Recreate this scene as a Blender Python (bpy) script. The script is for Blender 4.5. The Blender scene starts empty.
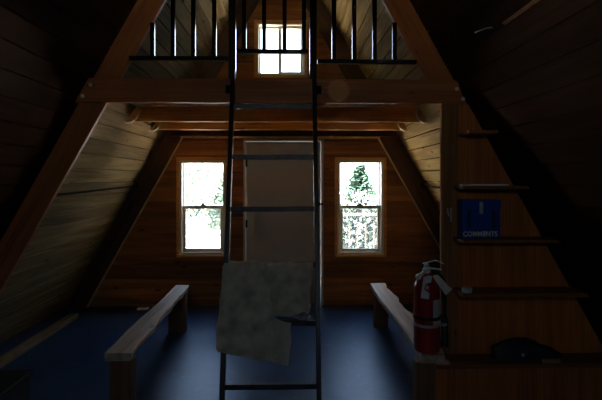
import bpy, math, random
from mathutils import Vector, Matrix
random.seed(11)
S = bpy.context.scene
C = S.collection
XC = -0.108            # centre line of the A-frame
K = 0.56               # horizontal run per metre of height
ZI, ZO = 4.20, 4.56    # apex heights of the rafters' inner edge and of the roof boards
YB = 5.78              # inner face of the window wall
YF = 3.40              # front face of the loft beam
YN = -1.7              # wall behind the camera
def half(z, apex=ZO): return (apex - z) * K

# ------------------------------------------------------------------ materials
def mat(name, col, rough=0.6, metal=0.0, spec=0.5, noise=0.0, nscale=20.0, bump=0.0, tint=None, coat=0.0):
    m = bpy.data.materials.new(name); m.use_nodes = True
    nt = m.node_tree; b = nt.nodes['Principled BSDF']
    b.inputs['Base Color'].default_value = (*col, 1)
    b.inputs['Roughness'].default_value = rough
    b.inputs['Metallic'].default_value = metal
    b.inputs['Specular IOR Level'].default_value = spec
    b.inputs['Coat Weight'].default_value = coat
    if tint: b.inputs['Specular Tint'].default_value = (*tint, 1)
    if noise or bump:
        tc = nt.nodes.new('ShaderNodeTexCoord'); n = nt.nodes.new('ShaderNodeTexNoise')
        n.inputs['Scale'].default_value = nscale; n.inputs['Detail'].default_value = 6
        nt.links.new(tc.outputs['Object'], n.inputs['Vector'])
        if noise:
            r = nt.nodes.new('ShaderNodeValToRGB')
            r.color_ramp.elements[0].position = 0.3; r.color_ramp.elements[1].position = 0.7
            r.color_ramp.elements[0].color = (*[c * (1 - noise) for c in col], 1)
            r.color_ramp.elements[1].color = (*[min(1, c * (1 + noise)) for c in col], 1)
            nt.links.new(n.outputs['Fac'], r.inputs['Fac']); nt.links.new(r.outputs['Color'], b.inputs['Base Color'])
        if bump:
            bp = nt.nodes.new('ShaderNodeBump'); bp.inputs['Strength'].default_value = bump
            bp.inputs['Distance'].default_value = 0.01
            nt.links.new(n.outputs['Fac'], bp.inputs['Height']); nt.links.new(bp.outputs['Normal'], b.inputs['Normal'])
    return m

def wood(name, dark, light, axis, rough=0.55, tone=False, knots=True, spec=0.22, spot=None):
    m = bpy.data.materials.new(name); m.use_nodes = True
    nt = m.node_tree; N = nt.nodes; L = nt.links; b = N['Principled BSDF']
    b.inputs['Roughness'].default_value = rough; b.inputs['Specular IOR Level'].default_value = spec
    tc = N.new('ShaderNodeTexCoord')
    def mp(across, along):
        q = N.new('ShaderNodeMapping'); s = [across] * 3; s[axis] = along
        q.inputs['Scale'].default_value = s; L.new(tc.outputs['Object'], q.inputs['Vector']); return q
    q1 = mp(16, 0.9); n1 = N.new('ShaderNodeTexNoise')
    n1.inputs['Scale'].default_value = 1.0; n1.inputs['Detail'].default_value = 7; n1.inputs['Distortion'].default_value = 0.6
    L.new(q1.outputs[0], n1.inputs['Vector'])
    r1 = N.new('ShaderNodeValToRGB'); e = r1.color_ramp.elements
    e[0].position = 0.32; e[0].color = (*dark, 1); e[1].position = 0.68; e[1].color = (*light, 1)
    L.new(n1.outputs['Fac'], r1.inputs['Fac'])
    last = r1.outputs['Color']
    def mult(a, bsock, fac=1.0):
        x = N.new('ShaderNodeMix'); x.data_type = 'RGBA'; x.blend_type = 'MULTIPLY'
        x.inputs[0].default_value = fac; L.new(a, x.inputs[6]); L.new(bsock, x.inputs[7]); return x.outputs[2]
    q2 = mp(90, 2.0); n2 = N.new('ShaderNodeTexNoise'); n2.inputs['Scale'].default_value = 1.0; n2.inputs['Detail'].default_value = 3
    L.new(q2.outputs[0], n2.inputs['Vector'])
    r2 = N.new('ShaderNodeValToRGB'); r2.color_ramp.elements[0].position = 0.3; r2.color_ramp.elements[1].position = 0.6
    r2.color_ramp.elements[0].color = (0.6, 0.56, 0.52, 1); r2.color_ramp.elements[1].color = (1, 1, 1, 1)
    L.new(n2.outputs['Fac'], r2.inputs['Fac']); last = mult(last, r2.outputs['Color'], 0.7)
    if knots:
        q3 = mp(6.5, 2.6); v = N.new('ShaderNodeTexVoronoi'); v.inputs['Scale'].default_value = 1.0
        L.new(q3.outputs[0], v.inputs['Vector'])
        r3 = N.new('ShaderNodeValToRGB'); e = r3.color_ramp.elements
        e[0].position = 0.05; e[0].color = (0.3, 0.2, 0.14, 1); e[1].position = 0.13; e[1].color = (1, 1, 1, 1)
        L.new(v.outputs['Distance'], r3.inputs['Fac']); last = mult(last, r3.outputs['Color'], 0.9)
    if tone:
        a = N.new('ShaderNodeAttribute'); a.attribute_name = 'tone'
        last = mult(last, a.outputs['Color'])
    if spot:     # a pale round patch worn into the face: (x, z, radius, colour)
        sx, sz, sr, scol = spot
        sp = N.new('ShaderNodeSeparateXYZ'); L.new(tc.outputs['Object'], sp.inputs[0])
        cb = N.new('ShaderNodeCombineXYZ'); L.new(sp.outputs[0], cb.inputs[0]); L.new(sp.outputs[2], cb.inputs[1])
        vm = N.new('ShaderNodeVectorMath'); vm.operation = 'DISTANCE'; vm.inputs[1].default_value = (sx, sz, 0)
        L.new(cb.outputs[0], vm.inputs[0])
        rr = N.new('ShaderNodeMapRange'); rr.inputs[1].default_value = sr * 0.8; rr.inputs[2].default_value = sr
        rr.inputs[3].default_value = 0.7; rr.inputs[4].default_value = 0.0
        L.new(vm.outputs['Value'], rr.inputs[0])
        x = N.new('ShaderNodeMix'); x.data_type = 'RGBA'; L.new(rr.outputs[0], x.inputs[0]); L.new(last, x.inputs[6])
        x.inputs[7].default_value = (*scol, 1); last = x.outputs[2]
    L.new(last, b.inputs['Base Color'])
    bp = N.new('ShaderNodeBump'); bp.inputs['Strength'].default_value = 0.35; bp.inputs['Distance'].default_value = 0.004
    L.new(n2.outputs['Fac'], bp.inputs['Height']); L.new(bp.outputs['Normal'], b.inputs['Normal'])
    return m

def glass_mat(name, refl=0.06, tint=(1, 1, 1)):
    m = bpy.data.materials.new(name); m.use_nodes = True; nt = m.node_tree; nt.nodes.clear()
    o = nt.nodes.new('ShaderNodeOutputMaterial'); x = nt.nodes.new('ShaderNodeMixShader'); x.inputs[0].default_value = refl
    t = nt.nodes.new('ShaderNodeBsdfTransparent'); t.inputs[0].default_value = (*tint, 1)
    g = nt.nodes.new('ShaderNodeBsdfGlossy'); g.inputs['Roughness'].default_value = 0.02
    nt.links.new(t.outputs[0], x.inputs[1]); nt.links.new(g.outputs[0], x.inputs[2]); nt.links.new(x.outputs[0], o.inputs[0])
    return m
def screen_mat(name):
    m = bpy.data.materials.new(name); m.use_nodes = True; nt = m.node_tree; nt.nodes.clear()
    o = nt.nodes.new('ShaderNodeOutputMaterial'); x = nt.nodes.new('ShaderNodeMixShader'); x.inputs[0].default_value = 0.45
    t = nt.nodes.new('ShaderNodeBsdfTransparent'); g = nt.nodes.new('ShaderNodeBsdfTranslucent'); g.inputs[0].default_value = (0.045, 0.052, 0.054, 1)
    nt.links.new(t.outputs[0], x.inputs[1]); nt.links.new(g.outputs[0], x.inputs[2]); nt.links.new(x.outputs[0], o.inputs[0])
    return m

M = {}
M['roof'] = wood('pine_roof_boards', (0.31, 0.205, 0.075), (0.52, 0.355, 0.14), 1, 0.85, tone=True, spec=0.05)  # right back slope: its stronger window light is put into a paler colour
M['roofl'] = wood('shaded_pine_roof_boards', (0.155, 0.11, 0.055), (0.275, 0.20, 0.10), 1, 0.85, tone=True, spec=0.05)  # left back slope: its weaker light is put into a darker, greyer colour
M['roofd'] = wood('shade_dark_roof_boards', (0.034, 0.011, 0.005), (0.062, 0.021, 0.009), 1, 0.85, tone=True, spec=0.05)  # bay nearest the camera: its shade is put into a darker board colour
M['back'] = wood('stained_wall_boards', (0.22, 0.09, 0.024), (0.41, 0.18, 0.05), 0, 0.5, tone=True)
M['beam'] = wood('stained_beam', (0.34, 0.105, 0.03), (0.56, 0.19, 0.056), 0, 0.5, spot=(0.345, 2.152, 0.085, (0.85, 0.36, 0.13)))
M['joist'] = wood('pine_joist', (0.56, 0.27, 0.075), (0.78, 0.42, 0.13), 0, 0.5)
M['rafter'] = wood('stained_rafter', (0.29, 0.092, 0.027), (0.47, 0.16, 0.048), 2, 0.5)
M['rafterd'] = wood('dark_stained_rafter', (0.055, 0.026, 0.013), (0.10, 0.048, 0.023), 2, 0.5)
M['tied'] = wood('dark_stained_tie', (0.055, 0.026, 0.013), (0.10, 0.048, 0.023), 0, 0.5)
M['post'] = wood('stained_post', (0.24, 0.11, 0.042), (0.38, 0.18, 0.07), 2, 0.8, spec=0.1)
M['shelf'] = wood('stained_shelf', (0.20, 0.075, 0.03), (0.33, 0.13, 0.05), 0, 0.5, knots=False)
M['panel'] = wood('red_brown_plywood', (0.42, 0.135, 0.036), (0.60, 0.20, 0.05), 2, 0.6, spec=0.15, knots=False)
M['deck'] = wood('loft_deck_boards', (0.45, 0.22, 0.08), (0.66, 0.36, 0.14), 1, 0.6, tone=True)
M['bench'] = wood('rough_bench_slab', (0.34, 0.25, 0.175), (0.60, 0.48, 0.37), 1, 0.45, spec=0.35)
M['bleg'] = wood('bench_leg_wood', (0.15, 0.08, 0.045), (0.26, 0.14, 0.075), 2, 0.7)
M['trim'] = wood('pale_trim', (0.62, 0.40, 0.20), (0.78, 0.54, 0.30), 2, 0.5, knots=False)
M['sill'] = wood('sill_wood', (0.2, 0.13, 0.07), (0.32, 0.22, 0.12), 1, 0.6)
M['darkwood'] = wood('dark_box_wood', (0.015, 0.009, 0.006), (0.03, 0.018, 0.01), 0, 0.6)
M['porch'] = wood('porch_wood', (0.5, 0.45, 0.36), (0.68, 0.62, 0.52), 2, 0.8, knots=False)
M['rail'] = wood('weathered_railing_wood', (0.10, 0.095, 0.085), (0.16, 0.15, 0.135), 2, 0.8, knots=False)
M['black'] = mat('black_gloss_paint', (0.012, 0.013, 0.016), 0.16, 0, 0.7)
M['ladder'] = mat('black_ladder_paint', (0.010, 0.011, 0.014), 0.38, 0, 0.4, noise=0.4, nscale=30)
M['rung'] = mat('worn_rung_paint', (0.035, 0.036, 0.042), 0.45, 0, 0.5, noise=0.6, nscale=25, bump=0.2)
M['steel'] = mat('galvanised_steel', (0.5, 0.5, 0.5), 0.45, 0.3, 0.5, noise=0.2, nscale=30)
M['iron'] = mat('dark_iron', (0.012, 0.011, 0.010), 0.9, 0.0, 0.05)
M['vinyl'] = mat('white_vinyl', (0.62, 0.57, 0.45), 0.45)
M['door'] = mat('white_door_paint', (0.38, 0.40, 0.41), 0.5, noise=0.05, nscale=3)
M['brass'] = mat('dull_brass', (0.4, 0.28, 0.1), 0.35, 0.9)
M['glass'] = glass_mat('window_glass')
M['screen'] = screen_mat('insect_screen')
M['cloth'] = mat('beige_cloth', (0.54, 0.48, 0.36), 0.9, noise=0.35, nscale=11, bump=1.0)
M['rag'] = mat('grey_rag', (0.30, 0.29, 0.32), 0.9, noise=0.6, nscale=40, bump=0.6)
M['red'] = mat('extinguisher_red', (0.30, 0.012, 0.018), 0.3, 0, 0.5, coat=0.3)
M['paper'] = mat('white_paper', (0.9, 0.9, 0.87), 0.8)
M['tag'] = mat('white_tag', (0.62, 0.60, 0.55), 0.8, noise=0.1, nscale=12)
M['rubber'] = mat('black_rubber', (0.012, 0.012, 0.013), 0.5)
M['blue'] = mat('blue_box_paint', (0.012, 0.06, 0.33), 0.4, 0, 0.5, noise=0.12, nscale=12)
M['blued'] = mat('dark_blue_strap', (0.008, 0.02, 0.09), 0.4)
M['letter'] = mat('cream_lettering', (0.75, 0.74, 0.52), 0.6)
M['chrome'] = mat('chrome', (0.8, 0.8, 0.78), 0.3, 0.5)
M['bag'] = mat('navy_fabric', (0.022, 0.024, 0.034), 0.6, noise=0.3, nscale=20, bump=0.4)
M['tan'] = mat('tan_card', (0.35, 0.22, 0.10), 0.8)
M['tin'] = mat('pale_green_tin', (0.55, 0.66, 0.55), 0.45)
M['bark'] = mat('bark', (0.12, 0.08, 0.05), 0.9, noise=0.4, nscale=14)
M['needle'] = mat('spruce_needles', (0.040, 0.080, 0.058), 0.8, spec=0.1, noise=0.25, nscale=4)
M['leaf'] = mat('shrub_leaves', (0.065, 0.088, 0.076), 0.8, spec=0.1, noise=0.25, nscale=4)
M['leafp'] = mat('pale_tree_leaves', (0.040, 0.066, 0.050), 0.8, spec=0.1, noise=0.25, nscale=4)
M['ground'] = mat('pale_gravel', (0.62, 0.58, 0.47), 0.95, noise=0.25, nscale=1.5)
M['bright'] = mat('bright_scrape', (0.6, 0.52, 0.42), 0.35)

# painted floor: blue paint, worn to a paler film in blotches and scratches
def floor_mat():
    m = bpy.data.materials.new('blue_floor_paint'); m.use_nodes = True; nt = m.node_tree; N = nt.nodes; L = nt.links
    b = N['Principled BSDF']; tc = N.new('ShaderNodeTexCoord')
    n = N.new('ShaderNodeTexNoise'); n.inputs['Scale'].default_value = 2.4; n.inputs['Detail'].default_value = 9; n.inputs['Roughness'].default_value = 0.65
    L.new(tc.outputs['Object'], n.inputs['Vector'])
    r = N.new('ShaderNodeValToRGB'); e = r.color_ramp.elements
    e[0].position = 0.35; e[0].color = (0.015, 0.032, 0.078, 1); e[1].position = 0.72; e[1].color = (0.036, 0.068, 0.14, 1)
    L.new(n.outputs['Fac'], r.inputs['Fac'])
    n2 = N.new('ShaderNodeTexNoise'); n2.inputs['Scale'].default_value = 13; n2.inputs['Detail'].default_value = 8; n2.inputs['Distortion'].default_value = 1.6
    L.new(tc.outputs['Object'], n2.inputs['Vector'])
    r2 = N.new('ShaderNodeValToRGB'); e = r2.color_ramp.elements
    e[0].position = 0.60; e[0].color = (0, 0, 0, 1); e[1].position = 0.74; e[1].color = (0.55, 0.55, 0.55, 1)
    L.new(n2.outputs['Fac'], r2.inputs['Fac'])
    x = N.new('ShaderNodeMix'); x.data_type = 'RGBA'; L.new(r2.outputs['Color'], x.inputs[0]); L.new(r.outputs['Color'], x.inputs[6])
    x.inputs[7].default_value = (0.12, 0.17, 0.25, 1)
    L.new(x.outputs[2], b.inputs['Base Color'])
    mr = N.new('ShaderNodeMapRange'); mr.inputs[3].default_value = 0.33; mr.inputs[4].default_value = 0.47
    L.new(n.outputs['Fac'], mr.inputs[0]); L.new(mr.outputs[0], b.inputs['Roughness'])
    b.inputs['Specular IOR Level'].default_value = 0.75
    b.inputs['Specular Tint'].default_value = (0.36, 0.60, 1, 1)
    bp = N.new('ShaderNodeBump'); bp.inputs['Strength'].default_value = 0.15; bp.inputs['Distance'].default_value = 0.004
    L.new(n2.outputs['Fac'], bp.inputs['Height']); L.new(bp.outputs['Normal'], b.inputs['Normal'])
    return m
M['floor'] = floor_mat()

# ------------------------------------------------------------------ mesh helpers
class MB:
    def __init__(s): s.v = []; s.f = []; s.t = []
    def add(s, vs, fs, tone=1.0):
        o = len(s.v); s.v += [Vector(p) for p in vs]; s.f += [[i + o for i in f] for f in fs]; s.t += [tone] * len(vs); return s
    def box(s, x0, x1, y0, y1, z0, z1, tone=1.0):
        vs = [(x0,y0,z0),(x1,y0,z0),(x1,y1,z0),(x0,y1,z0),(x0,y0,z1),(x1,y0,z1),(x1,y1,z1),(x0,y1,z1)]
        return s.add(vs, [(0,3,2,1),(4,5,6,7),(0,1,5,4),(1,2,6,5),(2,3,7,6),(3,0,4,7)], tone)
    def prism(s, prof, vec, tone=1.0):
        n = len(prof); vec = Vector(vec); vs = [Vector(p) for p in prof] + [Vector(p) + vec for p in prof]
        fs = [tuple(range(n))[::-1], tuple(range(n, 2 * n))] + [(i, (i + 1) % n, n + (i + 1) % n, n + i) for i in range(n)]
        return s.add(vs, fs, tone)
    def tube(s, pts, r, n=10, cap=True, closed=False):
        pts = [Vector(p) for p in pts]; rs = r if isinstance(r, (list, tuple)) else [r] * len(pts)
        rings = []; ref = None
        for i, p in enumerate(pts):
            a = pts[i - 1] if (i or closed) else p; c = pts[(i + 1) % len(pts)] if (i < len(pts) - 1 or closed) else p
            d = (c - a).normalized()
            if ref is None: ref = d.orthogonal().normalized()
            u = (ref - d * ref.dot(d)); u = u.normalized() if u.length > 1e-6 else d.orthogonal().normalized(); ref = u
            w = d.cross(u); rings.append([p + (u * math.cos(2 * math.pi * k / n) + w * math.sin(2 * math.pi * k / n)) * rs[i] for k in range(n)])
        vs = [q for g in rings for q in g]; fs = []
        m = len(rings)
        for i in range(m if closed else m - 1):
            j = (i + 1) % m
            for k in range(n): fs.append((i*n+k, i*n+(k+1)%n, j*n+(k+1)%n, j*n+k))
        if cap and not closed: fs += [tuple(range(n))[::-1], tuple(range((m-1)*n, m*n))]
        return s.add(vs, fs)
    def lathe(s, prof, c=(0,0,0), n=32, axis='Z'):
        vs = []; c = Vector(c)
        for r, h in prof:
            for k in range(n):
                a = 2 * math.pi * k / n; p = Vector((r * math.cos(a), r * math.sin(a), h))
                if axis == 'Y': p = Vector((p.x, p.z, p.y))
                if axis == 'X': p = Vector((p.z, p.x, p.y))
                vs.append(c + p)
        fs = [(i*n+k, i*n+(k+1)%n, (i+1)*n+(k+1)%n, (i+1)*n+k) for i in range(len(prof)-1) for k in range(n)]
        fs += [tuple(range(n))[::-1], tuple(range((len(prof)-1)*n, len(prof)*n))]
        return s.add(vs, fs)
    def build(s, name, m, parent=None, origin=(0,0,0), bevel=0.0, smooth=False, seg=2):
        me = bpy.data.meshes.new(name); o3 = Vector(origin)
        me.from_pydata([tuple(p - o3) for p in s.v], [], s.f); me.validate(); me.update()
        import bmesh
        bm = bmesh.new(); bm.from_mesh(me); bmesh.ops.recalc_face_normals(bm, faces=bm.faces[:]); bm.to_mesh(me); bm.free()
        at = me.attributes.new('tone', 'FLOAT_COLOR', 'POINT')
        for i, t in enumerate(s.t): at.data[i].color = (t, t, t, 1) if not isinstance(t, tuple) else (*t, 1)
        ob = bpy.data.objects.new(name, me); C.objects.link(ob); me.materials.append(m)
        if parent: ob.parent = parent; ob.location = o3
        else: ob.location = o3
        if smooth:
            for p in me.polygons: p.use_smooth = True
            md = ob.modifiers.new('split', 'EDGE_SPLIT'); md.split_angle = math.radians(40)
        if bevel:
            b = ob.modifiers.new('bevel', 'BEVEL'); b.width = bevel; b.segments = seg; b.limit_method = 'ANGLE'
        return ob

def tag(o, label=None, cat=None, group=None, kind=None):
    if label: o['label'] = label
    if cat: o['category'] = cat
    if group: o['group'] = group
    if kind: o['kind'] = kind
    return o
def thing(name, label, cat, loc=(0,0,0), group=None):
    o = bpy.data.objects.new(name, None); C.objects.link(o); o.location = loc; o.empty_display_size = 0.1
    return tag(o, label, cat, group)
def part(mb, name, m, root, **k):
    # mesh written in world coordinates, stored relative to its root
    ob = mb.build(name, m, None, **k); ob.parent = root
    loc = Vector((0,0,0)); r = root
    while r is not None: loc += Vector(r.location); r = r.parent
    ob.location = Vector(ob.location) - loc
    return ob
def struct(o): o['kind'] = 'structure'; return o

# ------------------------------------------------------------------ the shell
tn = lambda a=0.72, b=1.12: random.uniform(a, b)
fl = MB().box(-2.75, 2.55, YN - 0.1, YB + 0.12, -0.15, 0.0).build('floor', M['floor']); struct(fl)

SL = math.hypot(1, K)                       # slope length per metre of height
def roof(side, name, ya, yb, m):
    """tongue-and-groove boards running from front to back, on one slope"""
    mb = MB(); w = 0.14; L = ZO * SL + 0.12; n = int(L / w) + 1
    dirv = Vector((-side * K, 0, 1)).normalized(); nrm = Vector((side * 1.0, 0, K)).normalized()
    base = Vector((XC + side * half(-0.1), 0, -0.1))
    for i in range(n):
        a, c = i * w, min((i + 1) * w, L); g = 0.005; th = 0.035
        prof = [base + dirv * a + nrm * 0.016, base + dirv * (a + g), base + dirv * (c - g), base + dirv * c + nrm * 0.016,
                base + dirv * c + nrm * th, base + dirv * a + nrm * th]
        mb.prism([Vector((p.x, ya, p.z)) for p in prof], (0, yb - ya, 0), tone=tn())
    # outer roofing layer
    a = base + nrm * 0.035; b = base + dirv * L + nrm * 0.035
    prof = [a, b, b + nrm * 0.06, a + nrm * 0.06]
    mb.prism([Vector((p.x, ya, p.z)) for p in prof], (0, yb - ya, 0))
    return struct(mb.build(name, m))
YJ = YF + 0.063                              # the boards meet behind the bolted rafters
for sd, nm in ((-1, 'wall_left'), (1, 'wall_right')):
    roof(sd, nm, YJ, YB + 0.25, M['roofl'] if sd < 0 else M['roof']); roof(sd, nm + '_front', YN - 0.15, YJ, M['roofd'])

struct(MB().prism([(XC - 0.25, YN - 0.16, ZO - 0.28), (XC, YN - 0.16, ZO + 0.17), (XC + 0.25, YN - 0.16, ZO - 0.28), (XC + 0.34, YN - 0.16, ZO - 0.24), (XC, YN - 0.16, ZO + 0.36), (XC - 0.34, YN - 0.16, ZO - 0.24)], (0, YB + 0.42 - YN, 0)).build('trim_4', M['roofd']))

def gable(name, y0, y1, openings, facing, m):
    """horizontal boards; openings = [(x0, x1, z0, z1)]; facing = -1 when the room is on the low-Y side"""
    mb = MB(); w = 0.185; z = -0.05
    yf, yb = (y0, y1) if facing < 0 else (y1, y0); gd = 0.008 * (-facing)
    while z < ZO + 0.05:
        t = tn(0.65, 1.15); z1 = z + w
        cuts = sorted({z, z1} | {q for o in openings for q in o[2:] if z < q < z1})
        for a, c in zip(cuts, cuts[1:]):
            hw = max(half(a) + 0.06, 0.02); spans = [(XC - hw, XC + hw)]
            for (ox0, ox1, oz0, oz1) in openings:
                if oz0 < c - 1e-6 and oz1 > a + 1e-6:
                    ns = []
                    for s0, s1 in spans:
                        if ox1 <= s0 or ox0 >= s1: ns.append((s0, s1)); continue
                        if ox0 > s0: ns.append((s0, ox0))
                        if ox1 < s1: ns.append((ox1, s1))
                    spans = ns
            g0 = 0.006 if abs(a - z) < 1e-9 else 0; g1 = 0.006 if abs(c - z1) < 1e-9 else 0
            for s0, s1 in spans:
                prof = [(s0, yf + (gd if g0 else 0), a), (s0, yf, a + g0), (s0, yf, c - g1), (s0, yf + (gd if g1 else 0), c), (s0, yb, c), (s0, yb, a)]
                mb.prism(prof, (s1 - s0, 0, 0), tone=t)
        z = z1
    return struct(mb.build(name, m))

W1 = (-1.329, -0.768, 0.606, 1.746); W2 = (0.567, 1.136, 0.600, 1.752); W3 = (-0.400, 0.180, 2.765, 3.395)
DR = (-0.560, 0.405, 0.0, 2.000)
W_FILL = (-0.47, 0.27, 1.9, 2.55)            # unseen gable window behind the camera, added to let in fill light
gable('wall_back', YB, YB + 0.14, [W1, W2, W3, DR], -1, M['back'])
gable('wall_front', YN - 0.14, YN, [W_FILL], 1, M['back'])

def ring(mb, x0, x1, z0, z1, w, y0, y1, wb=None, wt=None):
    wb = wb or w; wt = wt or w
    mb.box(x0, x0 + w, y0, y1, z0, z1); mb.box(x1 - w, x1, y0, y1, z0, z1)
    mb.box(x0 + w, x1 - w, y0, y1, z0, z0 + wb); mb.box(x0 + w, x1 - w, y0, y1, z1 - wt, z1)
    return mb

def double_hung(name, o, mid, y):
    x0, x1, z0, z1 = o
    root = struct(bpy.data.objects.new(name, None)); C.objects.link(root); root.location = ((x0 + x1) / 2, y, z0)
    part(ring(MB(), x0, x1, z0, z1, 0.035, y - 0.012, y + 0.13), 'window_frame', M['vinyl'], root, bevel=0.003)
    xa, xb = x0 + 0.035, x1 - 0.035
    up = part(ring(MB(), xa, xb, mid - 0.02, z1 - 0.028, 0.012, y + 0.075, y + 0.11), 'upper_sash', M['vinyl'], root, bevel=0.002)
    part(MB().box(xa + 0.012, xb - 0.012, y + 0.09, y + 0.094, mid - 0.008, z1 - 0.04), 'pane', M['glass'], up)
    lo = part(ring(MB(), xa, xb, z0 + 0.03, mid + 0.025, 0.038, y + 0.03, y + 0.065, wb=0.042, wt=0.034), 'lower_sash', M['vinyl'], root, bevel=0.002)
    part(MB().box(xa + 0.038, xb - 0.038, y + 0.046, y + 0.05, z0 + 0.072, mid - 0.009), 'pane', M['glass'], lo)
    part(MB().box(xa, xb, y + 0.118, y + 0.121, z0 + 0.03, mid), 'insect_screen', M['screen'], root)
    c = (x0 + x1) / 2
    lk = MB().box(c - 0.035, c + 0.035, y + 0.028, y + 0.06, mid + 0.025, mid + 0.034)
    lk.lathe([(0.014, 0), (0.016, 0.006), (0.012, 0.016)], (c, y + 0.045, mid + 0.034), 12)
    part(lk, 'sash_lock', M['iron'], root)
    part(MB().box(x0 - 0.02, x1 + 0.02, y - 0.035, y + 0.005, z0 - 0.022, z0 + 0.004), 'window_sill', M['joist'], root, bevel=0.003)
    tr = MB(); tr.box(x0 - 0.028, x0 + 0.004, y - 0.016, y + 0.004, z0, z1 + 0.03); tr.box(x1 - 0.004, x1 + 0.028, y - 0.016, y + 0.004, z0, z1 + 0.03)
    tr.box(x0 + 0.004, x1 - 0.004, y - 0.016, y + 0.004, z1 - 0.004, z1 + 0.03)
    part(tr, 'window_casing', M['joist'], root, bevel=0.002)
double_hung('window_1', W1, 1.172, YB)
double_hung('window_2', W2, 1.172, YB)

def slider(name, o, y, m, flip=1):
    x0, x1, z0, z1 = o; c = (x0 + x1) / 2 + 0.0
    root = struct(bpy.data.objects.new(name, None)); C.objects.link(root); root.location = ((x0 + x1) / 2, y, z0)
    ya, yb = sorted((y - 0.012 * flip, y + 0.13 * flip))
    part(ring(MB(), x0, x1, z0, z1, 0.024, ya, yb), 'window_frame', m, root, bevel=0.003)
    for i, (a, b, off) in enumerate(((x0 + 0.022, c + 0.012, 0.085), (c - 0.03, x1 - 0.022, 0.045))):
        y2, y3 = sorted((y + off * flip, y + (off + 0.03) * flip))
        w = 0.022 if i == 0 else 0.032
        s = part(ring(MB(), a, b, z0 + 0.022, z1 - 0.022, w, y2, y3), 'sliding_sash', m, root, bevel=0.002)
        part(MB().box(a + w, b - w, (y2 + y3) / 2 - 0.002, (y2 + y3) / 2 + 0.002, z0 + 0.022 + w, z1 - 0.022 - w), 'pane', M['glass'], s)
    tr = ring(MB(), x0 - 0.03, x1 + 0.03, z0 - 0.03, z1 + 0.03, 0.032, *sorted((y - 0.016 * flip, y + 0.002 * flip)))
    part(tr, 'window_casing', M['joist'], root, bevel=0.002)
slider('window_3', W3, YB, M['vinyl'])
slider('window_fill', W_FILL, YN, M['vinyl'], flip=-1)

# door
droot = struct(bpy.data.objects.new('door_1', None)); C.objects.link(droot); droot.location = (-0.08, YB, 0)
part(MB().box(-0.528, 0.372, YB + 0.01, YB + 0.055, 0.012, 1.968), 'door_slab', M['door'], droot, bevel=0.003)
fr = MB(); fr.box(-0.56, -0.531, YB - 0.012, YB + 0.14, 0, 2.0); fr.box(0.375, 0.405, YB - 0.012, YB + 0.14, 0, 2.0)
fr.box(-0.531, 0.375, YB - 0.012, YB + 0.14, 1.971, 2.0); fr.box(-0.531, 0.375, YB + 0.06, YB + 0.1, 0, 0.011)
part(fr, 'door_frame', M['door'], droot, bevel=0.002)
for z in (1.71, 0.98, 0.25):
    part(MB().box(-0.534, -0.512, YB + 0.0, YB + 0.012, z - 0.045, z + 0.045).tube([(-0.53, YB - 0.004, z - 0.048), (-0.53, YB - 0.004, z + 0.048)], 0.006, 8), 'hinge', M['iron'], droot)
kn = MB().lathe([(0.03, 0), (0.03, -0.006), (0.012, -0.012), (0.011, -0.035), (0.024, -0.042), (0.028, -0.058), (0.02, -0.07), (0.004, -0.073)], (0.325, YB + 0.01, 0.96), 20, 'Y')
part(kn, 'door_knob', M['brass'], droot, smooth=True)
db = MB().lathe([(0.028, 0), (0.026, -0.012), (0.01, -0.016)], (0.338, YB + 0.01, 1.217), 18, 'Y').box(0.33, 0.40, YB - 0.03, YB - 0.012, 1.205, 1.228)
part(db, 'door_latch', M['iron'], droot, smooth=True)

# loft deck (ceiling of the room below)
ck = MB(); x = -1.5
while x < 1.29:
    ck.box(x, x + 0.138, YF + 0.045, YB - 0.001, 2.2, 2.235, tone=tn()); x += 0.14
struct(ck.build('ceiling', M['deck'], bevel=0.003))
# sill boards where the slopes meet the floor
for sd, nm in ((-1, 'baseboard_left'), (1, 'baseboard_right')):
    xa = XC + sd * 2.21; xb = XC + sd * 2.30
    prof = [(xa, 3.5, 0.001), (xb, 3.5, 0.001), (xb, 3.5, 0.05), (xa, 3.5, 0.045)]
    struct(MB().prism(prof, (0, 1.82, 0)).build(nm, M['sill'], bevel=0.004))

# ------------------------------------------------------------------ timbers
def rafter(side, y0, y1, apex_in, apex_out, label, m, zbot=0.0):
    z0 = zbot; zi = apex_in; zo = apex_out
    dirv = Vector((-side * K, 0, 1)).normalized()
    O = Vector((XC + side * half(z0, (zi + zo) / 2), (y0 + y1) / 2, z0))
    # local frame: z along the timber
    ang = math.atan2(-side * K, 1)
    R = Matrix.Rotation(ang, 4, 'Y')
    pts = [Vector((XC + side * half(z0, zi), 0, z0)), Vector((XC + side * half(z0, zo), 0, z0)), Vector((XC, 0, zo - 0.01)), Vector((XC, 0, zi))]
    inv = R.inverted(); mb = MB(); yh = (y1 - y0) / 2
    prof = [inv @ (p - Vector((O.x, 0, O.z))) for p in pts]
    mb.prism([(p.x, -yh, p.z) for p in prof], (0, 2 * yh, 0))
    ob = mb.build('rafter', m, bevel=0.005); ob.location = O; ob.rotation_euler = (0, ang, 0)
    return tag(ob, label, 'rafter', 'rafters of the A-frame')
RO = ZO - 0.008
rafter(-1, YF + 0.042, YF + 0.085, ZI, RO, 'brown sloping rafter on the left, bolted behind the left end of the loft beam', M['rafter'])
rafter(1, YF + 0.042, YF + 0.085, ZI, RO, 'brown sloping rafter on the right, bolted behind the right end of the loft beam', M['rafter'])
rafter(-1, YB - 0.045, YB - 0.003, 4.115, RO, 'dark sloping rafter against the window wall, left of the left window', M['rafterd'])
rafter(1, YB - 0.045, YB - 0.003, 4.115, RO, 'dark sloping rafter against the window wall, right of the right window', M['rafterd'])

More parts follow.
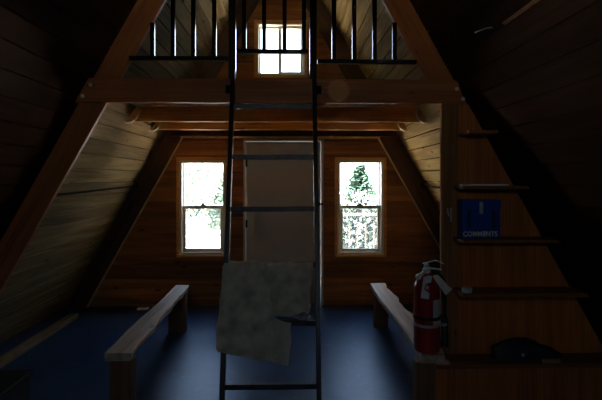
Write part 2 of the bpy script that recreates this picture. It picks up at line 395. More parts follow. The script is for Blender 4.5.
def tie(name, y0, y1, z0, z1, label, cat, m, apex=ZO, cut=0.0, group=None, inset=0.012):
    a, b = half(z0, apex) - inset, half(z1, apex) - inset
    prof = [(XC - a, y0, z0), (XC + a, y0, z0), (XC + b, y0, z1), (XC - b, y0, z1)]
    ob = MB().prism(prof, (0, y1 - y0, 0)).build(name, m, bevel=0.005)
    return tag(ob, label, cat, group)
beam = thing('loft_beam', 'long reddish brown beam across the front edge of the loft, behind the ladder top', 'beam', (XC, YF, 2.062))
a, b = half(2.062) + 0.012, half(2.232) + 0.004
ob = MB().prism([(XC - a, YF, 2.062), (XC + a - 0.05, YF, 2.062), (XC + b, YF, 2.215), (XC + b - .03, YF, 2.232), (XC - b, YF, 2.232)], (0, 0.04, 0)).build('timber', M['beam'], bevel=0.005)
ob.parent = beam; ob.location = -Vector(beam.location)
for bx, bz in ((-1.40, 2.182), (-1.455, 2.105), (1.19, 2.165), (1.235, 2.095)):
    q = MB().lathe([(0.014, 0), (0.014, -0.003), (0.009, -0.006), (0.009, -0.012), (0.004, -0.014)], (bx, YF, bz), 12, 'Y')
    part(q, 'bolt', M['chrome'], beam, smooth=True)
def joist(y, z1, label, hx0, hx1):
    root = thing('joist', label, 'joist', (XC, y, 2.052), 'joists under the loft')
    inset = 0.012
    a, b = half(2.052) - inset, half(z1) - 0.012
    part(MB().prism([(XC - a, y, 2.052), (XC + a, y, 2.052), (XC + b, y, z1), (XC - b, y, z1)], (0, 0.04, 0)), 'timber', M['joist'], root, bevel=0.004)
    for s in (-1, 1):
        X = lambda z, d: XC + s * (half(z) - d)
        pts = [(X(2.16, 0.05), 2.19), (X(2.13, 0.085), 2.13), (X(2.09, 0.085), 2.075), (X(2.05, 0.055), 2.036), (X(2.03, 0.022), 2.030), (X(2.03, 0.006), 2.05)]
        mb = MB(); vs = []; fs = []
        for k, (px, pz) in enumerate(pts):
            for dy in (-0.035, -0.004):
                vs += [(px, y + dy, pz), (px + s * 0.009, y + dy, pz + 0.004)]
        for k in range(len(pts) - 1):
            o = 4 * k; fs += [(o, o+4, o+5, o+1), (o+1, o+5, o+7, o+3), (o+3, o+7, o+6, o+2), (o+2, o+6, o+4, o)]
        e_ = 4 * (len(pts) - 1); fs += [(0, 1, 3, 2), (e_, e_+2, e_+3, e_+1)]
        mb.add(vs, fs)
        part(mb, 'hanger', M['steel'], root)['label'] = 'bent metal joist hanger'
    return root
joist(4.46, 2.195, 'orange brown ceiling joist directly behind the loft beam, nearer of the two joists', 0, 0)
joist(5.22, 2.195, 'orange brown ceiling joist nearer the window wall, behind the first joist', 0, 0)
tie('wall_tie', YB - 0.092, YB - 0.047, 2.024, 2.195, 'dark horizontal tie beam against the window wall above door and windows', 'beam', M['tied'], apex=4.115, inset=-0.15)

# pale trim along the inner edge of the timbers on the window wall
for k, sd in enumerate((-1, 1)):
    z0, z1 = 0.0, 2.02; P = lambda z, d: (XC + sd * (half(z, 4.115) - d), YB - 0.05, z)
    struct(MB().prism([P(z0, 0.0), P(z0, 0.016), P(z1, 0.016), P(z1, 0.0)], (0, 0.047, 0)).build('trim_%d' % (k + 1), M['trim']))
hw = half(2.005, 4.115)
struct(MB().box(XC - hw, XC + hw, YB - 0.095, YB - 0.003, 2.007, 2.022).build('trim_3', M['trim']))
post = MB().box(1.08, 1.203, YF, YF + 0.04, 0.0, 2.061).build('post', M['post'], bevel=0.004, origin=(1.14, YF + .02, 0))
tag(post, 'upright brown wooden post under the right end of the loft beam, beside the shelves', 'post')

# coat hook on the post
hk = thing('coat_hook', 'small pale metal coat hook screwed to the front of the upright post', 'hook', (1.13, YF, 1.28))
part(MB().tube([(1.147, YF - 0.004, 1.318), (1.147, YF - 0.006, 1.22)], 0.008, 8), 'plate', M['steel'], hk, smooth=True)
part(MB().tube([(1.114, YF - 0.03, 1.315), (1.115, YF - 0.036, 1.285), (1.122, YF - 0.035, 1.265), (1.135, YF - 0.02, 1.262), (1.147, YF - 0.006, 1.275)], 0.006, 8), 'prong', M['steel'], hk, smooth=True)

# ------------------------------------------------------------------ loft railing
def railing(name, label, rail, balusters, posts=(), top=2.99):
    z0 = rail[2]
    root = thing(name, label, 'railing', ((rail[0] + rail[1]) / 2, YF + 0.02, z0), 'black railings of the loft')
    y0 = YF + 0.005
    part(MB().box(rail[0], rail[1], y0, y0 + 0.035, z0, z0 + 0.03), 'bottom_rail', M['black'], root, bevel=0.003)
    ta, tb = max(rail[0], XC - half(top, ZI) + .005), min(rail[1], XC + half(top, ZI) - .005)
    part(MB().box(ta, tb, y0, y0 + 0.035, top, top + 0.03), 'top_rail', M['black'], root, bevel=0.003)
    for bx in balusters:
        zt = min(top, ZI - abs(bx - XC) / K - 0.03)
        part(MB().box(bx - 0.015, bx + 0.015, y0 + 0.002, y0 + 0.032, z0 + 0.03, zt), 'baluster', M['black'], root, bevel=0.002)
    for px, za, zb in posts:
        part(MB().box(px - 0.025, px + 0.025, y0 - 0.004, y0 + 0.04, za, zb), 'rail_post', M['black'], root, bevel=0.003)
    return root
railing('loft_railing', 'black balustrade left of the ladder on the loft edge', (-1.135, -0.435, 2.362), (-0.972, -0.828, -0.685, -0.537), ((-0.41, 2.2335, 3.02),))
railing('loft_railing', 'black balustrade right of the ladder on the loft edge', (0.195, 0.905, 2.345), (0.313, 0.459, 0.605, 0.748), ((0.165, 2.2335, 3.02),))
railing('loft_gate', 'short black railing section between the ladder posts in front of the loft window', (-0.375, 0.13, 2.415), (-0.325, -0.184, -0.039, 0.099))

# ------------------------------------------------------------------ ladder
lad = thing('ladder', 'tall black ladder leaning on the loft beam in the middle of the room', 'ladder', (-0.113, 2.76, 0))
LY = lambda z: 2.76 + 0.27 * z
for sx, r in ((-1, 'l'), (1, 'r')):
    xc = (-0.398 if sx < 0 else 0.170)
    mb = MB(); w = 0.0145; d = 0.03
    zt = 2.285
    prof = [(xc - w, LY(0) - d, 0), (xc - w, LY(0) + d, 0), (xc - w, LY(zt) + d, zt), (xc - w, LY(zt) - d, zt)]
    mb.prism(prof, (2 * w, 0, 0)); part(mb, 'side_rail', M['ladder'], lad, bevel=0.003)
    br = MB().box(xc + sx * 0.014, xc + sx * 0.05, YF - 0.055, YF - 0.002, 2.125, 2.175)
    br.lathe([(0.012, 0), (0.012, -0.006), (0.005, -0.012)], (xc + sx * 0.036, YF - 0.055, 2.15), 10, 'Y')
    part(br, 'bracket', M['iron'], lad)
for z in (0.30, 0.645, 0.985, 1.329, 1.67, 2.02):
    part(MB().box(-0.384, 0.156, LY(z) - 0.016, LY(z) + 0.016, z - 0.016, z + 0.016), 'rung', M['rung'], lad, bevel=0.003)

# draped cloth
def sheet(outline_rows, yfun, nx, seed, amp=0.008):
    """outline_rows: list of (z, xl, xr); fills a grid; returns verts and faces"""
    rnd = random.Random(seed); ph = [rnd.uniform(0, 6.28) for _ in range(6)]
    vs = []; fs = []
    rows = []
    for (a, b) in zip(outline_rows, outline_rows[1:]):
        for k in range(4):
            t = k / 4; rows.append([a[i] + (b[i] - a[i]) * t for i in range(len(a))])
    rows.append(list(outline_rows[-1]))
    for j, r in enumerate(rows):
        zl, zr, xl, xr = r
        for i in range(nx + 1):
            u = i / nx; x = xl + (xr - xl) * u; z = zl + (zr - zl) * u
            wv = amp * (math.sin(14 * x + 5 * z + ph[0]) + 0.7 * math.sin(31 * x - 9 * z + ph[1]) + 0.5 * math.sin(23 * z + 8 * x + ph[2]))
            vs.append((x + 0.003 * math.sin(40 * z + ph[3]), yfun(z, u) - abs(wv), z + 0.002 * math.sin(37 * x + ph[4])))
    n = nx + 1
    for j in range(len(rows) - 1):
        for i in range(nx): fs.append((j*n+i, j*n+i+1, (j+1)*n+i+1, (j+1)*n+i))
    return vs, fs
cl = MB()
# rear flap: over the rung, hanging between the rails.  rows: z left, z right, x left, x right
cl.add(*sheet([(1.000, 1.000, -0.385, 0.145), (1.006, 1.004, -0.385, 0.147), (0.99, 0.985, -0.37, 0.147), (0.90, 0.90, -0.30, 0.140), (0.80, 0.80, -0.25, 0.122), (0.69, 0.685, -0.21, 0.118), (0.664, 0.67, -0.19, 0.085)],
        lambda z, u: 3.0 - 0.004 if z < 0.995 else 3.006, 22, 3, 0.008))
# front flap: folded forward, lying on the left rail and the lower rungs
FY = lambda z: LY(z) - 0.042
cl.add(*sheet([(1.006, 1.008, -0.405, -0.138), (0.99, 0.995, -0.415, -0.137), (0.90, 0.91, -0.418, -0.128), (0.80, 0.80, -0.424, -0.112), (0.70, 0.70, -0.432, -0.098), (0.672, 0.668, -0.434, 0.008), (0.60, 0.60, -0.438, 0.006), (0.53, 0.50, -0.440, 0.000), (0.515, 0.458, -0.436, -0.004), (0.503, 0.432, -0.425, -0.012)],
        lambda z, u: FY(z) - 0.03 * u ** 3, 24, 8, 0.016))
# roll over the rung
cl.add(*sheet([(1.004, 1.004, -0.395, 0.146), (1.010, 1.010, -0.395, 0.146), (1.006, 1.006, -0.39, 0.146), (0.94, 0.95, -0.38, 0.142)], lambda z, u: 3.05 if z < 1.0 else 3.02, 22, 5, 0.003))
cloth = cl.build('draped_cloth', M['cloth'], origin=(-0.13, 3.0, 1.0)); tag(cloth, 'crumpled beige cloth draped over the ladder rungs and hanging in front of the left rail', 'cloth')
for p in cloth.data.polygons: p.use_smooth = True
md = cloth.modifiers.new('thick', 'SOLIDIFY'); md.thickness = 0.003; md.offset = 1
# rag on the second rung
rg = MB(); rnd = random.Random(4); prof = []
N = 22
vs = []; fs = []
for j in range(7):
    t = j / 6
    for i in range(N):
        a = 2 * math.pi * i / N; rr = math.sin(math.pi * (0.08 + 0.88 * t) ) ** 0.6
        k = 1 + 0.22 * math.sin(3 * a + 2.1 * j) + 0.12 * rnd.uniform(-1, 1)
        vs.append((0.075 + 0.05 * rr * k * math.cos(a), LY(0.66) + 0.022 * rr * k * math.sin(a), 0.6615 + 0.042 * t + 0.006 * math.sin(2 * a + j) * t))
for j in range(6):
    for i in range(N): fs.append((j*N+i, j*N+(i+1)%N, (j+1)*N+(i+1)%N, (j+1)*N+i))
fs += [tuple(range(N))[::-1], tuple(range(6*N, 7*N))]
rag = rg.add(vs, fs).build('crumpled_rag', M['rag'], smooth=True, origin=(0.075, LY(0.66), 0.6615)); tag(rag, 'small crumpled grey rag lying on the ladder rung beside the beige cloth', 'rag')

# ------------------------------------------------------------------ benches
def bench(label, near, far, zt, legs, seed, wavy):
    (ax0, ax1, ay), (bx0, bx1, by) = near, far
    root = thing('bench', label, 'bench', ((ax0 + bx1) / 2, (ay + by) / 2, 0), 'log slab benches')
    rnd = random.Random(seed); n = 26; L = []; R = []
    for i in range(n + 1):
        t = i / n; y = ay + (by - ay) * t
        L.append((ax0 + (bx0 - ax0) * t + 0.006 * math.sin(9 * t + seed) + rnd.uniform(-.002, .002), y))
        R.append((ax1 + (bx1 - ax1) * t + wavy * (math.sin(21 * t + seed) + 0.6 * math.sin(47 * t)) + rnd.uniform(-.002, .002), y))
    vs = []; fs = []
    for (l, r) in zip(L, R):
        vs += [(l[0] + .008, l[1], zt - .05), (l[0], l[1], zt - .008), (l[0] + .006, l[1], zt), (r[0] - .006, r[1], zt), (r[0], r[1], zt - .01), (r[0] - .012, r[1], zt - .05)]
    for j in range(n):
        for k in range(6): fs.append((j*6+k, j*6+(k+1)%6, (j+1)*6+(k+1)%6, (j+1)*6+k))
    fs += [tuple(range(6))[::-1], tuple(range(n*6, n*6+6))]
    part(MB().add(vs, fs), 'seat', M['bench'], root)
    for (x0, x1, y0, y1) in legs:
        part(MB().prism([(x0, y0, 0), (x1, y0, 0), (x1 + .004, y1, 0), (x0 + .004, y1, 0)], (0.004, 0, zt - .05)), 'leg', M['bleg'], root, bevel=0.008)
    return root
bench('rough wooden slab bench on the left, in front of the left window', (-1.154, -0.985, 2.985), (-1.15, -1.015, 4.87), 0.45, ((-1.125, -0.985, 3.0, 3.09), (-1.195, -1.03, 4.74, 4.83)), 2, 0.006)
bench('rough wooden slab bench on the right, carrying the fire extinguisher', (0.815, 0.965, 2.94), (0.822, 0.985, 4.97), 0.438, ((0.775, 0.905, 2.955, 3.05), (0.855, 1.0, 4.86, 4.95)), 5, 0.011)

# ------------------------------------------------------------------ fire extinguisher
EX, EY, EZ = 0.868, 3.03, 0.438
ex = thing('fire_extinguisher', 'red fire extinguisher with white tags standing on the near end of the right bench', 'extinguisher', (EX, EY, EZ))
r = 0.081
part(MB().lathe([(r - .012, 0), (r - .004, 0.003), (r - .002, 0.012), (r, 0.02), (r, 0.40), (r - .006, 0.425), (r - .022, 0.45), (r - .045, 0.468), (0.026, 0.478), (0.024, 0.49)], (EX, EY, EZ), 40), 'cylinder', M['red'], ex, smooth=True)
part(MB().lathe([(0.022, 0.488), (0.026, 0.495), (0.026, 0.515), (0.018, 0.52), (0.016, 0.545), (0.008, 0.55)], (EX, EY, EZ), 20), 'valve', M['chrome'], ex, smooth=True)
hd = MB()
def bar(mb, p, q, w, t):
    p, q = Vector(p), Vector(q); d = (q - p).normalized(); s = d.cross(Vector((0, 0, 1))).normalized() * w / 2; u = s.cross(d).normalized() * t / 2
    mb.add([p-s-u, q-s-u, q+s-u, p+s-u, p-s+u, q-s+u, q+s+u, p+s+u], [(0,3,2,1),(4,5,6,7),(0,1,5,4),(1,2,6,5),(2,3,7,6),(3,0,4,7)])
bar(hd, (EX - 0.02, EY, EZ + 0.525), (EX + 0.085, EY - 0.03, EZ + 0.515), 0.024, 0.008)
bar(hd, (EX - 0.025, EY, EZ + 0.548), (EX + 0.05, EY - 0.02, EZ + 0.572), 0.022, 0.006)
bar(hd, (EX + 0.05, EY - 0.02, EZ + 0.572), (EX + 0.1, EY - 0.035, EZ + 0.552), 0.022, 0.006)
part(hd, 'lever', M['chrome'], ex, bevel=0.002)
part(MB().lathe([(0.018, 0), (0.018, -0.01), (0.014, -0.014)], (EX - 0.06, EY - 0.02, EZ + 0.47), 16, 'Y').tube([(EX - 0.06, EY - 0.018, EZ + 0.472), (EX - 0.015, EY, EZ + 0.505)], 0.007, 8), 'gauge', M['chrome'], ex, smooth=True)
hz = [(EX + 0.02, EY, EZ + 0.51), (EX + 0.07, EY - 0.005, EZ + 0.49), (EX + 0.105, EY - 0.01, EZ + 0.44), (EX + 0.112, EY - 0.012, EZ + 0.36), (EX + 0.11, EY - 0.012, EZ + 0.2)]
ho = MB().tube(hz, 0.013, 12); nz = MB().lathe([(0.013, 0.21), (0.02, 0.2), (0.024, 0.05), (0.028, 0.03), (0.02, 0.03)], (EX + 0.11, EY - 0.012, EZ), 16)
part(nz, 'nozzle', M['rubber'], part(ho, 'hose', M['rubber'], ex, smooth=True), smooth=True)
def band(z0, z1, m, nm):
    b = MB().lathe([(r + .001, z0), (r + .004, z0), (r + .004, z1), (r + .001, z1)], (EX, EY, EZ), 40)
    b.box(EX + r - .002, EX + 0.118, EY - 0.035, EY - 0.028, EZ + z0, EZ + z1)
    part(b, nm, m, ex, smooth=True)
band(0.205, 0.226, M['rubber'], 'strap'); band(0.162, 0.178, M['steel'], 'band')
# label wrapped on the cylinder
lb = MB(); vs = []; fs = []; rr = r + 0.0015
for i in range(9):
    a = math.radians(-62 + 58 * i / 8) ; a = math.radians(-78 + 52 * i / 8)
    vs += [(EX + rr * math.cos(a), EY + rr * math.sin(a), EZ + 0.18), (EX + rr * math.cos(a), EY + rr * math.sin(a), EZ + 0.335)]
for i in range(8): fs.append((2*i, 2*i+2, 2*i+3, 2*i+1))
part(lb.add(vs, fs), 'label_sticker', M['tag'], ex)
def tagcard(pts, nm):
    th = Vector((0, -0.0015, 0)); P = [Vector(p) for p in pts]
    o = part(MB().prism(P, th), nm, M['tag'], ex); o['label'] = 'white paper inspection tag'
tagcard([(EX - 0.035, EY - 0.055, EZ + 0.478), (EX + 0.018, EY - 0.052, EZ + 0.482), (EX - 0.012, EY - 0.088, EZ + 0.345), (EX - 0.06, EY - 0.075, EZ + 0.35)], 'inspection_tag')
tagcard([(EX + 0.018, EY - 0.058, EZ + 0.482), (EX + 0.055, EY - 0.05, EZ + 0.488), (EX + 0.14, EY - 0.068, EZ + 0.40), (EX + 0.095, EY - 0.078, EZ + 0.365)], 'inspection_tag')

# ------------------------------------------------------------------ shelves on the right
sh = thing('shelf_unit', 'built-in brown shelves filling the triangle between post and right roof slope', 'shelves', (1.5, 3.3, 0))
xin = 1.206
part(MB().prism([(xin, YF + 0.018, 0.0), (XC + half(0) - .012, YF + 0.018, 0.0), (XC + half(2.055) - .012, YF + 0.018, 2.055), (xin, YF + 0.018, 2.055)], (0, 0.02, 0)), 'back_panel', M['panel'], sh)
for z, t, xl, y0 in ((1.853, 0.022, 1.2045, 3.2), (1.476, 0.022, 1.165, 3.2), (1.112, 0.022, 1.165, 3.2), (0.752, 0.03, 1.165, 3.2), (0.276, 0.03, 0.985, 3.2)):
    yb = YF + 0.017 if xl > 1.2 else YF - 0.001
    a, b = XC + half(z - t) - .012, XC + half(z) - .012
    part(MB().prism([(xl, y0, z - t), (a, y0, z - t), (b, y0, z), (xl, y0, z)], (0, yb - y0, 0)), 'shelf', M['shelf'], sh, bevel=0.002)
part(MB().prism([(0.985, 3.205, 0.0), (XC + half(0) - .012, 3.205, 0), (XC + half(.245) - .012, 3.205, .245), (0.985, 3.205, .245)], (0, 0.02, 0)), 'kick_panel', M['panel'], sh)

# comment box
bx = thing('comment_box', 'blue wooden box lettered COMMENTS standing on the middle shelf', 'box', (1.313, 3.33, 1.112))
X0, X1, Z0, Z1, Y0, Y1 = 1.190, 1.455, 1.1125, 1.379, 3.285, 3.385
part(MB().box(X0, X1, Y0, Y1, Z0, 1.315), 'body', M['blue'], bx, bevel=0.004)
lid = part(MB().box(X0 - .003, X1 + .003, Y0 - .004, Y1, 1.317, Z1), 'lid', M['blue'], bx, bevel=0.004)
for xs in (1.234, 1.406):
    part(MB().box(xs - .013, xs + .013, Y0 - .003, Y0 + .001, 1.185, 1.305), 'cleat', M['blued'], bx)
hs = MB().box(1.306, 1.330, Y0 - .009, Y0 - .004, 1.285, 1.365)
hs.lathe([(0.011, 0), (0.011, -0.008), (0.007, -0.011)], (1.318, Y0 - .009, 1.342), 14, 'Y').lathe([(0.013, 0), (0.012, -0.012), (0.008, -0.016)], (1.316, Y0 - .006, 1.295), 14, 'Y')
part(hs, 'hasp', M['chrome'], lid, bevel=0.001)
cu = bpy.data.curves.new('lettering', 'FONT'); cu.body = 'COMMENTS'; cu.size = 0.047; cu.align_x = 'CENTER'; cu.extrude = 0.001; cu.offset = 0.0012; cu.space_character = 1.05
tmp = bpy.data.objects.new('lettering', cu); C.objects.link(tmp)
bpy.context.view_layer.update()
dg = bpy.context.evaluated_depsgraph_get(); me = bpy.data.meshes.new_from_object(tmp.evaluated_get(dg)); bpy.data.objects.remove(tmp)
xs = [v.co.x for v in me.vertices]; wd = max(xs) - min(xs); mid = (max(xs) + min(xs)) / 2
for v in me.vertices: v.co.x = (v.co.x - mid) * (0.240 / wd)
me.materials.clear(); me.materials.append(M['letter'])
lt = bpy.data.objects.new('lettering', me); C.objects.link(lt); lt.parent = bx
lt.rotation_euler = (math.radians(90), 0, 0); lt.location = Vector((1.313, Y0 - .0012, 1.128)) - Vector(bx.location); lt['label'] = 'cream stencilled lettering'

bk = thing('booklet', 'thin white booklet lying flat on the shelf above the blue box', 'booklet', (1.32, 3.28, 1.4765))
part(MB().box(1.195, 1.478, 3.21, 3.37, 1.4765, 1.4785), 'cover', M['tan'], bk); part(MB().box(1.198, 1.476, 3.208, 3.366, 1.4787, 1.4875), 'pages', M['paper'], bk)
tn_ = thing('flat_tin', 'small pale green round tin at the left end of the shelf below the blue box', 'tin', (1.205, 3.245, 0.7525))
part(MB().lathe([(0.033, 0), (0.034, 0.003), (0.034, 0.018)], (1.205, 3.245, 0.7525), 24), 'body', M['tin'], tn_, smooth=True)
part(MB().lathe([(0.036, 0.0185), (0.036, 0.028), (0.033, 0.031)], (1.205, 3.245, 0.7525), 24), 'lid', M['tin'], tn_, smooth=True)

# slumped bag on the lowest shelf
bg = thing('bag', 'dark navy slumped bag lying on the lowest shelf', 'bag', (1.65, 3.3, 0.2765))
vs = []; fs = []; n = 28; m_ = 9
for j in range(m_ + 1):
    t = j / m_; z = 0.2765 + (0.125) * t
    k = (1 - t ** 2.6) ** 0.5 if t < 1 else 0.08
    for i in range(n):
        a = 2 * math.pi * i / n; ca, sa = math.cos(a), math.sin(a)
        sx = (abs(ca) ** 0.6) * (1 if ca > 0 else -1); sy = (abs(sa) ** 0.6) * (1 if sa > 0 else -1)
        kk = (k * 0.92 + 0.06) * (1 + 0.05 * math.sin(5 * a + 3 * t * 3))
        x = 1.64 + 0.25 * sx * kk + 0.02 * math.sin(6 * t); dz = -0.045 * t * (sx * 0.5 + 0.5) + 0.02 * t * math.sin(4 * a)
        vs.append((x, 3.325 + 0.062 * sy * kk, z + dz))
for j in range(m_):
    for i in range(n): fs.append((j*n+i, j*n+(i+1)%n, (j+1)*n+(i+1)%n, (j+1)*n+i))
fs += [tuple(range(n))[::-1], tuple(range(m_*n, (m_+1)*n))]
part(MB().add(vs, fs), 'body', M['bag'], bg, smooth=True)
part(MB().tube([(1.5, 3.31, 0.37), (1.53, 3.29, 0.405), (1.62, 3.285, 0.42), (1.7, 3.29, 0.395), (1.73, 3.31, 0.355)], 0.009, 8), 'handle', M['bag'], bg, smooth=True)
part(MB().lathe([(0.012, 0), (0.012, -0.005), (0.006, -0.007)], (1.6, 3.262, 0.315), 12, 'Y'), 'buckle', M['chrome'], bg)
cd = MB().box(1.70, 1.83, 3.203, 3.218, 0.2765, 0.306).build('wood_offcut', M['tan'], bevel=0.003, origin=(1.76, 3.21, 0.2765)); tag(cd, 'small tan wood offcut on the front edge of the lowest shelf, before the bag', 'offcut')

# ------------------------------------------------------------------ bits and pieces
def rod(side, label):
    y0, y1 = YF + 0.086, YB - 0.096
    X = XC + side * 1.665
    root = thing('hanging_rod', label, 'rod', (X, y0, 1.43), 'thin rods along the sloping walls')
    xs = XC + side * half(1.43)
    part(MB().tube([(X, y0 + 0.10, 1.40), (X, y0 + 0.8, 1.411), (X, y1 - 0.6, 1.428), (X, y1 - 0.02, 1.437)], 0.009, 8), 'rod', M['iron'], root, smooth=True)
    for y, z in ((y0 + 0.13, 1.40), (y1 - 0.06, 1.436)):
        pts = [(xs - side * .004, y, z + 0.06), (X + side * 0.03, y, z + 0.055), (X - side * 0.012, y, z + 0.02), (X - side * 0.012, y, z - 0.012), (X + side * 0.01, y, z - 0.018), (X + side * 0.02, y, z + 0.0)]
        part(MB().tube(pts, 0.007, 8), 'hook', M['iron'], root, smooth=True)
rod(-1, 'thin dark rod on hooks along the left sloping wall')
rod(1, 'thin dark rod on hooks along the right sloping wall, behind the post')

dk = thing('low_box', 'dark low wooden box on the floor under the left roof slope', 'box', (-2.0, 2.75, 0))
part(MB().prism([(-1.70, 2.3, 0), (-2.45, 2.3, 0), (-2.35, 2.3, .235), (-1.70, 2.3, .235)], (0, 0.88, 0)), 'body', M['darkwood'], dk, bevel=0.004)
part(MB().prism([(-1.685, 2.28, .237), (-2.33, 2.28, .237), (-2.31, 2.28, .27), (-1.685, 2.28, .27)], (0, 0.92, 0)), 'lid', M['darkwood'], dk, bevel=0.004)
sl = MB().box(-1.775, -1.655, 5.60, 5.68, 0.0005, 0.012).build('paper_slip', M['paper'], origin=(-1.72, 5.63, 0)); tag(sl, 'small white paper slip on the floor by the window wall, behind the left bench', 'paper')

# lath and wire on the right roof slope near the viewer
def on_right(z, off): return XC + half(z) - off
lt2 = MB(); z = 2.335
lt2.prism([(on_right(z, .004), 2.08, z), (on_right(z, .02), 2.08, z + .004), (on_right(z + .011, .02), 2.08, z + .011), (on_right(z + .011, .004), 2.08, z + .014)], (0, 0.42, 0))
o = lt2.build('wooden_lath', M['rafter'], bevel=0.002, origin=(on_right(z, .01), 2.3, z)); tag(o, 'short thin wooden lath along the right roof slope at the upper right', 'lath')
wr = MB().tube([(on_right(2.36, .01), 2.62, 2.36), (on_right(2.36, .035), 2.64, 2.362), (on_right(2.385, .04), 2.75, 2.372), (on_right(2.40, .01), 2.80, 2.385)], 0.0035, 8)
o = wr.build('wire_hook', M['chrome'], smooth=True, origin=(on_right(2.36, .01), 2.7, 2.36)); tag(o, 'thin bright wire hook on the right roof slope beside the right rafter', 'hook')

# ------------------------------------------------------------------ outside
gr = MB().box(-40, 40, YB + 0.3, 70, -0.75, -0.55).build('ground', M['ground']); struct(gr)
gr = MB().box(-40, 40, -60, YN - 0.2, -0.75, -0.55).build('ground', M['ground']); struct(gr)
pf = MB(); x = -2.6
while x < 2.5:
    pf.box(x, x + 0.135, YB + 0.16, 7.75, -0.12, -0.08, tone=1.0); x += 0.14
for xx in (-2.5, 0, 2.4): pf.box(xx, xx + .1, YB + .2, 7.7, -0.56, -0.12)
pd = pf.build('porch_floor', M['porch']); tag(pd, 'pale board porch floor outside the window wall', 'porch', kind='structure')
pr = thing('porch_railing', 'thin grey wooden porch railing seen through the lower right window', 'railing', (1.4, 7.6, -0.08))
part(MB().box(0.45, 2.45, 7.56, 7.65, 0.93, 0.97), 'top_rail', M['rail'], pr)
part(MB().box(0.45, 2.45, 7.58, 7.63, 0.02, 0.07), 'bottom_rail', M['rail'], pr)
x = 0.55
while x < 2.4:
    part(MB().box(x - .010, x + .010, 7.59, 7.61, 0.07, 0.93), 'baluster', M['rail'], pr); x += 0.13
for x in (0.42, 2.45): part(MB().box(x - .045, x + .045, 7.56, 7.65, -0.08, 1.0), 'rail_post', M['rail'], pr)

def conifer(x, y, z0, h, rad, label, seed):
    rnd = random.Random(seed); root = thing('conifer', label, 'tree', (x, y, z0), 'trees outside')
    part(MB().tube([(x, y, z0), (x, y, z0 + h * 0.5), (x, y, z0 + h)], [0.05 * h / 3, 0.03 * h / 3, 0.004], 8), 'trunk', M['bark'], root, smooth=True)
    mb = MB(); z = z0 + h * 0.08
    while z < z0 + h * 0.98:
        t = (z - z0) / h; R = rad * (1 - t) ** 0.85 + 0.03
        for k in range(rnd.randint(6, 9)):
            a = rnd.uniform(0, 6.28); L = R * rnd.uniform(0.6, 1.12); d = Vector((math.cos(a), math.sin(a), 0)); side = Vector((-d.y, d.x, 0))
            n = max(3, int(L / 0.09)); T = Vector((x, y, z)); w_ = 0.2 * L
            A, B_, D_ = T + d * L * .5 + side * w_ - Vector((0, 0, .10 * L)), T + d * L * .5 - side * w_ - Vector((0, 0, .10 * L)), T + d * L - Vector((0, 0, .06 * L))
            mb.add([T, A, D_, B_, T + d * L * .5 - Vector((0, 0, .02 * L))], [(0, 1, 4), (1, 2, 4), (2, 3, 4), (3, 0, 4)])
            for i in range(n):
                u = (i + 0.6) / n; p = Vector((x, y, z)) + d * L * u + Vector((0, 0, -0.25 * L * u * u + 0.14 * L * u ** 3 * 2))
                for m2 in (-1, 0, 1):
                    p2 = p + side * m2 * w_ * 0.5; mb.add([p2 - d * 0.05, p2 + d * 0.09, p2 + d * 0.02 - Vector((0, 0, h * 0.05 * rnd.uniform(0.5, 1.1)))], [(0, 1, 2)])
                for s in (-1, 1):
                    q = p + side * s * 0.17 * (1 - u * 0.5) * (rad / 0.9) + d * 0.09 + Vector((0, 0, -0.05 * rnd.random()))
                    mb.add([p - d * 0.04, p + d * 0.10, q], [(0, 1, 2)])
        z += h * 0.024
    part(mb, 'needles', M['needle'], root)
def leafy(name, x, y, z0, h, rx, label, seed, n=900, leaf=0.12, m='leaf'):
    rnd = random.Random(seed); root = thing(name, label, 'tree' if h > 2.2 else 'shrub', (x, y, z0), 'trees outside' if h > 2.2 else 'shrubs outside')
    tb = MB()
    for k in range(5):
        a = rnd.uniform(0, 6.28); tb.tube([(x + .05 * math.cos(a), y, z0), (x + 0.3 * rx * math.cos(a), y + .2 * rx * math.sin(a), z0 + h * 0.5), (x + 0.7 * rx * math.cos(a), y + .5 * rx * math.sin(a), z0 + h * 0.9)], [0.03, 0.02, 0.006], 6)
    part(tb, 'stems', M['bark'], root, smooth=True)
    mb = MB()
    for k in range(n):
        a = rnd.uniform(0, 6.28); t = rnd.uniform(0.15, 1) ; rr = rx * math.sqrt(rnd.random()) * math.sin(math.pi * min(1, 0.15 + 0.82 * t)) ** 0.6
        p = Vector((x + rr * math.cos(a), y + rr * math.sin(a), z0 + h * t)); 
        u = Vector((rnd.uniform(-1, 1), rnd.uniform(-1, 1), rnd.uniform(-1, 1))).normalized(); w = u.orthogonal().normalized()
        mb.add([p, p + u * leaf * .5 + w * leaf * .25, p + u * leaf, p + u * leaf * .5 - w * leaf * .25], [(0, 1, 2, 3)])
    part(mb, 'leaves', M[m], root)
conifer(2.05, 14.0, -0.6, 2.6, 1.15, 'small spruce outside, centred in the right window', 5)
leafy('leafy_tree', 3.9, 17.5, -0.6, 2.35, 1.0, 'pale leafy tree outside at the right edge of the right window', 3, 2600, 0.17, 'leafp')
leafy('shrub', 1.55, 11.0, -0.6, 1.75, 0.9, 'low shrub outside behind the porch railing, in the lower right window', 7, 2600, 0.17)
leafy('leafy_tree', -4.6, 20.0, -0.6, 3.1, 1.9, 'thin pale leafy tree outside, in the left part of the left window', 9, 1100, 0.24, 'leafp')
leafy('leafy_tree', -2.2, 17.5, -0.6, 2.25, 0.8, 'small leafy tree outside at the right edge of the left window', 12, 2200, 0.2, 'leafp')

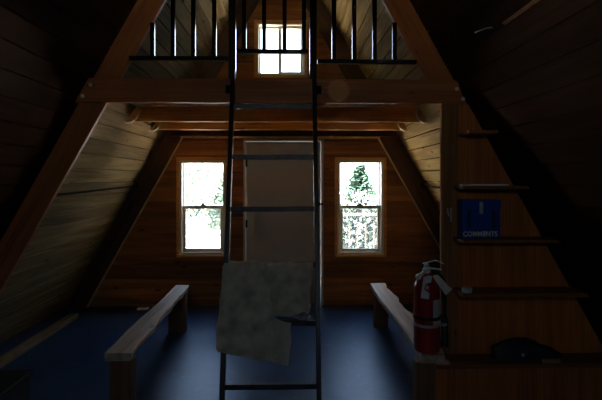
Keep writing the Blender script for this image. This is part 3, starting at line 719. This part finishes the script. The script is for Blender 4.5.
# ------------------------------------------------------------------ light
w = bpy.data.worlds.new('sky'); S.world = w; w.use_nodes = True; nt = w.node_tree
bgn = nt.nodes['Background']; tc = nt.nodes.new('ShaderNodeTexCoord'); sp = nt.nodes.new('ShaderNodeSeparateXYZ')
nt.links.new(tc.outputs['Generated'], sp.inputs[0])
rp = nt.nodes.new('ShaderNodeValToRGB'); e = rp.color_ramp.elements
e[0].position = 0.0; e[0].color = (0.80, 0.92, 1.0, 1); e[1].position = 0.75; e[1].color = (0.36, 0.60, 1.0, 1)
nt.links.new(sp.outputs[2], rp.inputs['Fac']); nt.links.new(rp.outputs['Color'], bgn.inputs['Color'])
bgn.inputs['Strength'].default_value = 7
sun = bpy.data.lights.new('sun', 'SUN'); sun.energy = 230.0; sun.angle = 0.02; sun.color = (1, 0.95, 0.86)
so = bpy.data.objects.new('sun', sun); C.objects.link(so); so.rotation_euler = (math.radians(24), 0, math.radians(-48))
for nm, o, y, rx in (('p1', W1, YB + 0.15, 90), ('p2', W2, YB + 0.15, 90), ('p3', W3, YB + 0.15, 90), ('p4', W_FILL, YN - 0.15, -90)):
    L = bpy.data.lights.new('daylight_portal', 'AREA'); L.shape = 'RECTANGLE'; L.size = o[1] - o[0]; L.size_y = o[3] - o[2]; L.cycles.is_portal = True
    q = bpy.data.objects.new('daylight_portal', L); C.objects.link(q); q.location = ((o[0] + o[1]) / 2, y, (o[2] + o[3]) / 2); q.rotation_euler = (math.radians(-rx), 0, 0)

# ------------------------------------------------------------------ camera and view
cam = bpy.data.cameras.new('camera'); co = bpy.data.objects.new('camera', cam); C.objects.link(co)
cam.sensor_width = 36; cam.lens = 480 / 602 * 36; cam.shift_y = -22 / 602; cam.clip_start = 0.05; cam.clip_end = 200
co.location = (0, 0, 1.53); co.rotation_euler = (math.radians(90), 0, -math.atan(11 / 480))
S.camera = co
vs_ = S.view_settings
S.display_settings.display_device = 'sRGB'; vs_.view_transform = 'Standard'; vs_.look = 'None'; vs_.gamma = 1; vs_.use_curve_mapping = False
vs_.exposure = 0.4
S.cycles.use_denoising = True; S.cycles.max_bounces = 10; S.cycles.diffuse_bounces = 7; S.cycles.glossy_bounces = 4; S.cycles.transparent_max_bounces = 12
S.cycles.sample_clamp_indirect = 6
